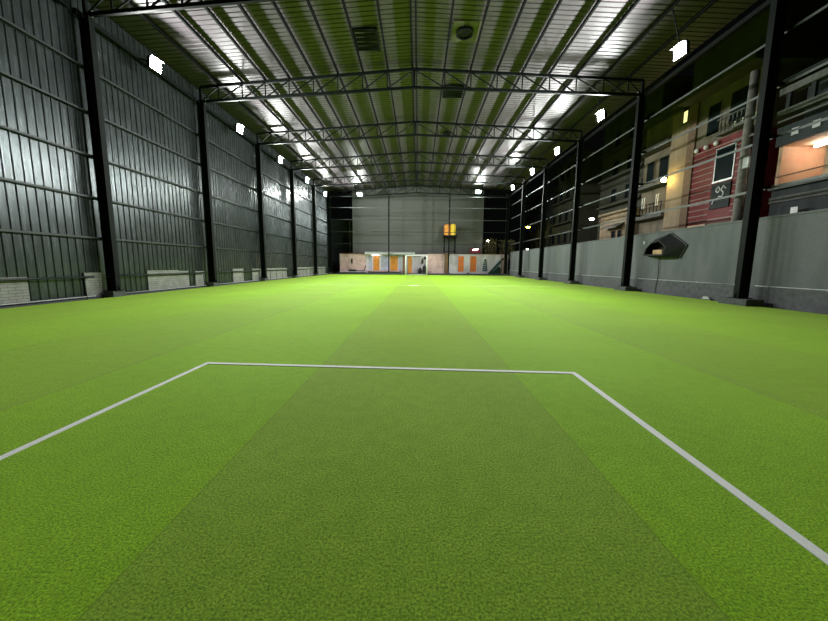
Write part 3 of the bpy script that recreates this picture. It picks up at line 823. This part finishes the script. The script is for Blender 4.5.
# dark maroon strip at top right of end frame, far building at left
r = thing('maroon_awning', (11.2, 52.3, 11), 'dark maroon awning strip high at the right end of the frame', 'awning')
part('cloth', MB().prism([(51.6, 11.1), (52.6, 11.5), (52.6, 11.45), (51.6, 11.05)], 'x', 9.9, 13.0), M['redtarp'], r)
part('support_rod', MB().cyl((9.9, 51.6, 11.08), (13.0, 51.6, 11.08), 0.04), M['steel'], r)
r = thing('dark_house', (-12.5, 58, 0), 'dark unlit house behind the left end of the hall', 'building')
part('wall', MB().box(-17, -9.6, 57.5, 63, -0.04, 8.5), M['darkwall'], r)
part('window', MB().box(-12.4, -11.6, 57.44, 57.5, 4.6, 6.0), M['darkglass'], r)
part('drain_pipe', MB().cyl((-11.2, 57.4, 0), (-11.2, 57.4, 8.3), 0.08), M['conduit'], r)
part('air_conditioner', MB().box(-10.9, -10.0, 57.0, 57.5, 5.7, 6.5), M['greyband'], r)
part('roof', MB().prism([(57.2, 8.5), (63, 8.5), (63, 8.8), (57.2, 8.7)], 'x', -17.2, -9.4), M['darkwall'], r)

# ---------------------------------------------------------------- street side: buildings beyond the right wall
FX = 22.0
def window(root, y0, y1, z0, z1, x, frame=M['greyband'], pane=M['darkglass'], name='window', bars=0):
    f = MB().box(x - 0.06, x, y0 - .08, y0, z0 - .08, z1 + .08).box(x - 0.06, x, y1, y1 + .08, z0 - .08, z1 + .08).box(x - .06, x, y0, y1, z1, z1 + .08).box(x - .1, x, y0 - .1, y1 + .1, z0 - .12, z0)
    for i in range(bars):
        y = y0 + (y1 - y0) * (i + 1) / (bars + 1); f.box(x - .05, x - .02, y - .02, y + .02, z0, z1)
    w_ = part(name, f, frame, root)
    part('pane', MB().box(x - 0.015, x - 0.003, y0, y1, z0, z1), pane, w_)
# (1) house with the red floor
r = thing('red_front_building', (FX, 27.4, 0), 'building with a red battened floor and beige floor above, beyond the right wall', 'building')
part('lower_wall', MB().box(FX, FX + 6, 24.3, 30.0, -0.04, 4.75), M['beige'], r)
part('red_wall', MB().box(FX - 0.02, FX + 6, 24.9, 29.3, 4.75, 10.75), M['red'], r)
m = MB()
for i in range(13):
    z = 4.95 + i * 0.44
    m.box(FX - 0.07, FX - 0.02, 27.3 if i < 12 else 24.95, 29.3, z, z + 0.07)
m.box(FX - 0.07, FX - 0.02, 24.95, 29.3, 4.95, 5.05)
part('pale_battens', m, M['redline'], r)
m = MB()
for i in range(1, 12): m.box(FX - 0.07, FX - 0.02, 24.95, 25.45, 4.95 + i * 0.44, 5.02 + i * 0.44)
part('pale_battens', m, M['redline'], r)
part('upper_wall', MB().box(FX, FX + 6, 24.3, 30.0, 10.75, 14.3), M['beige'], r)
part('corner_pier', MB().box(FX - 0.15, FX + 0.3, 29.3, 30.09, 0, 14.3), M['brownpier'], r)
part('roof_slab', MB().box(FX - 1.3, FX + 6, 23.5, 30.09, 14.3, 14.65), M['olive'], r)
part('parapet', MB().box(FX - 0.2, FX + 6, 23.6, 30.09, 14.65, 17.6), M['olive'], r)
window(r, 25.6, 27.1, 7.75, 10.0, FX - 0.02, frame=M['galv'], bars=0)
window(r, 27.2, 28.3, 11.3, 13.5, FX, frame=M['beige'])
window(r, 25.1, 26.4, 11.6, 13.6, FX, frame=M['beige'])
m = MB()
for i in range(6): m.box(FX - 0.5, FX - 0.45, 24.9 + i * .32, 24.98 + i * .32, 10.9, 11.9)
m.box(FX - 0.55, FX - 0.4, 24.7, 26.8, 11.9, 11.98).box(FX - .6, FX, 24.7, 26.8, 10.82, 10.92)
part('balcony', m, M['greyband'], r)
for i, y in enumerate((28.9, 28.0, 27.1)):
    part('wall_lantern', MB().ball((FX - 0.2, y, 10.5), 0.17, 8), M['white'], r, smooth=True)
# sign on the red wall: white scroll ornament on dark board
sg = part('sign_board', MB().box(FX - 0.12, FX - 0.02, 25.55, 27.15, 5.75, 7.55), M['darkwall'], r)
m = MB()
pts = [(26.9, 6.1), (26.75, 6.45), (26.5, 6.35), (26.35, 6.6), (26.1, 6.5), (26.0, 6.8), (26.25, 7.0), (26.05, 7.3), (25.85, 7.05)]
for a, b in zip(pts, pts[1:]): m.bar((FX - 0.14, *a), (FX - 0.14, *b), 0.09, 0.05)
pts = [(26.55, 7.3), (26.7, 7.0), (26.5, 6.85), (26.35, 7.1), (26.5, 7.3)]
for a, b in zip(pts, pts[1:]): m.bar((FX - 0.14, *a), (FX - 0.14, *b), 0.08, 0.05)
part('scroll_ornament', m, M['white'], sg)
part('pale_board', MB().box(FX - 0.1, FX - .02, 27.4, 29.2, 4.35, 4.75), M['peach'], r)
part('pale_board', MB().box(FX - 0.1, FX - 0.02, 24.6, 25.2, 4.6, 5.0), M['peach'], r)

# (2) beige house with the amber lamp
r = thing('beige_building', (FX, 33, 0), 'beige building with a balcony rail and amber wall lamp, left of the red one', 'building')
part('wall', MB().box(FX, FX + 6, 30.1, 32.2, -0.04, 14.3), M['beige2'], r)
part('recessed_wall', MB().box(FX + 0.8, FX + 6, 32.2, 37.0, -0.04, 15.0), M['beige'], r)
part('balcony_slab', MB().box(FX - 0.3, FX + 0.8, 32.2, 37.0, 8.9, 9.15), M['greyband'], r)
part('upper_slab', MB().box(FX - 0.3, FX + 0.8, 32.2, 37.0, 12.3, 12.6), M['olive'], r)
part('lower_slab', MB().box(FX - 0.3, FX + 0.8, 32.2, 37.0, 6.0, 6.3), M['greyband'], r)
m = MB(); m.box(FX - 0.3, FX - 0.25, 32.2, 37.0, 7.25, 7.32)
for i in range(10): m.box(FX - 0.3, FX - 0.26, 32.3 + i * .5, 32.36 + i * .5, 6.3, 7.3)
part('railing', m, M['bigvent'], r)
for y in (32.7, 32.95, 34.6, 34.9):
    part('white_bar', MB().box(FX - 0.35, FX - 0.3, y, y + 0.08, 7.0, 8.0), M['white'], r)
window(r, 33.4, 34.6, 9.6, 11.6, FX + .8, frame=M['beige'])
window(r, 35.3, 36.4, 9.6, 11.6, FX + .8, frame=M['beige'])
window(r, 32.5, 33.3, 6.3, 8.6, FX + .8, frame=M['brownpier'], name='doorway')
window(r, 30.5, 30.95, 13.3, 14.2, FX, pane=M['lit_window'], name='lit_window')
part('parapet', MB().box(FX - .1, FX + 6, 30.1, 37, 15.0, 15.5), M['olive'], r)
wl_ = part('wall_lamp', MB().cyl((FX - 0.5, 31.8, 9.25), (FX, 31.8, 9.45), 0.04), M['bigvent'], r)
part('lamp_bulb', MB().ball((FX - 0.6, 31.8, 9.0), 0.20, 8), M['warm_lamp'], wl_, smooth=True)

# (3) utility pole
r = thing('utility_pole', (18.5, 20.9, 0), 'grey utility pole with a cable box beyond the wall, beside the nearest right column', 'utility pole')
part('pole', MB().cyl((18.5, 20.9, -0.04), (18.5, 20.9, 12.2), 0.24, 0.20, n=14), M['polegrey'], r, smooth=True)
part('crossarm', MB().box(18.42, 18.58, 19.9, 21.9, 9.6, 9.75).box(18.42, 18.58, 20.1, 21.7, 8.7, 8.82), M['greyband'], r)
part('cable_box', MB().box(18.3, 18.5, 20.4, 20.75, 7.0, 7.6), M['conduit'], r)
for yy in (20.0, 20.5, 21.3, 21.8): part('insulator', MB().cyl((18.5, yy, 9.75), (18.5, yy, 9.95), 0.07, 0.04, n=8), M['white'], r)

# (4) building at far right with open lit floor
GX = 20.0
r = thing('open_floor_building', (GX, 15, 0), 'dark framed building with a warm lit open floor at the right edge of the photo', 'building')
YA, YE = 9.0, 20.6
part('ground_wall', MB().box(GX, GX + 6, YA, YE, -0.04, 5.35), M['darkwall'], r)
part('grey_band', MB().box(GX - 0.1, GX, 14.0, YE, 5.05, 5.35), M['greyband'], r)
part('ledge', MB().box(GX - 0.25, GX + 6, YA, YE, 5.75, 5.9), M['greyband'], r)
part('ledge_wall', MB().box(GX, GX + 6, YA, YE, 5.35, 5.75), M['darkwall'], r)
# room
part('room_wall', MB().box(GX + 2.6, GX + 2.8, YA, YE, 5.9, 9.0).box(GX + .1, GX + 2.6, YE - 0.2, YE, 5.9, 9.0), M['peach'], r)
part('room_column', MB().box(GX + 0.3, GX + 0.9, 18.0, 18.45, 5.9, 8.1), M['peach'], r)
part('room_shelf', MB().box(GX + 2.0, GX + 2.6, 16.2, 18.6, 7.3, 7.4).box(GX + 2.3, GX + 2.6, 16.5, 18.0, 7.4, 8.3), M['pink'], r)
part('sill_rail', MB().box(GX, GX + 0.06, YA, YE, 6.45, 6.5), M['brownpier'], r)
part('room_ceiling', MB().box(GX, GX + 6, YA, YE, 8.1, 8.3), M['peach'], r)
part('dark_fascia', MB().box(GX - 0.15, GX, YA, YE, 8.1, 9.1), M['fascia'], r)
for y in (19.6, 18.6, 17.6): part('square_plate', MB().box(GX - 0.2, GX - 0.15, y - 0.18, y + 0.18, 8.45, 8.80), M['conduit'], r)
part('handrail', MB().box(GX - 0.2, GX - 0.1, YA, YE, 9.35, 9.45), M['greyband'], r)
part('middle_beam', MB().box(GX - 0.3, GX + .1, YA, YE, 9.65, 9.95), M['greyband'], r)
part('top_beam', MB().box(GX - 0.3, GX + .1, YA, YE, 10.75, 11.1), M['greyband'], r)
m = MB()
for i in range(8): m.box(GX - 0.2, GX - 0.05, YE - .3 - i * 1.2, YE - .5 - i * 1.2, 9.95, 10.75)
part('baluster', m, M['darkwall'], r)
part('upper_wall', MB().box(GX + 1.2, GX + 6, YA, YE, 9.1, 11.4), M['darkwall'], r)
part('roof', MB().box(GX - .2, GX + 6, YA, YE, 11.4, 11.6), M['darkwall'], r)
part('room_lamp', MB().cyl((GX + 1.3, 18.9, 7.95), (GX + 1.3, 19.9, 7.95), 0.06), M['white_lamp'], r)
o = MB().box(GX - 0.5, GX - 0.45, 18.6, 18.95, 4.25, 4.6).box(GX - .47, GX, 18.7, 18.8, 4.4, 4.45).build('notice_plate', M['white']); tag(o, 'small white square plate on the dark wall at the far right', 'plate')

# (5) low beige house and dark blocks further down the street
r = thing('low_beige_house', (FX, 39.5, 0), 'low pale beige house between the second and third right columns', 'building')
part('wall', MB().box(FX, FX + 1.5, 37.1, 43.2, -0.04, 7.5), M['beige2'], r)
part('cornice', MB().box(FX - 0.3, FX + 1.5, 37.05, 43.3, 7.3, 7.55).box(FX - 0.2, FX, 37.05, 43.3, 6.8, 6.9), M['beige2'], r)
window(r, 38.6, 39.3, 4.0, 5.4, FX, frame=M['brownpier'])
window(r, 39.8, 40.5, 4.0, 5.4, FX, frame=M['brownpier'])
part('awning', MB().prism([(FX - 0.9, 5.7), (FX, 6.2), (FX, 6.12), (FX - 0.9, 5.62)], 'y', 38.2, 41.6), M['greyband'], r)
def block(xa, xb, ya, yb, h, m, label, wins, sl=None):
    r = thing('apartment_block', ((xa + xb) / 2, (ya + yb) / 2, 0), label, 'building', 'dark blocks down the street')
    part('wall', MB().box(xa, xb, ya, yb, -0.04, h), m, r)
    part('roof_slab', MB().box(xa - .4, xb, ya - .3, yb + .3, h, h + .3), M['olive'], r)
    for (y, z, wy, hz) in wins: window(r, y, y + wy, z, z + hz, xa, frame=M['olive'])
    for z in (sl or []): part('balcony_slab', MB().box(xa - 0.9, xa, ya + 1, yb - 1, z, z + .2), M['olive'], r)
block(24.6, 31, 37.9, 49.0, 20.0, M['olive'], 'tall dark olive block behind the low beige house', [(39 + i * 3, 9.5 + j * 3.3, 1.1, 1.6) for i in range(3) for j in range(3)], [8.9, 12.2, 15.5])
block(22.5, 30, 50.5, 60.0, 17.0, M['olive'], 'dark block behind the third right column, with pale window strips', [(51.5 + i * 2.4, 5.0 + j * 3.2, 1.1, 1.7) for i in range(4) for j in range(4)], [7.8, 11.0])
block(22.5, 30, 61.0, 74.0, 14.0, M['darkwall'], 'lowest dark block at the far end of the street', [(62.5 + i * 3, 4.5 + j * 3.2, 1.2, 1.7) for i in range(4) for j in range(3)])
street_lamp((19.8, 40.9, 6.85), -0.04, (0.4, 0.8), M['white_lamp'], 'white street lamp seen between the second and third right columns', 0.42)
street_lamp((20.0, 65.0, 8.5), -0.04, (0.6, 0.6), M['yellow_lamp'], 'yellow street lamp seen between the fourth and third right columns', 0.55)
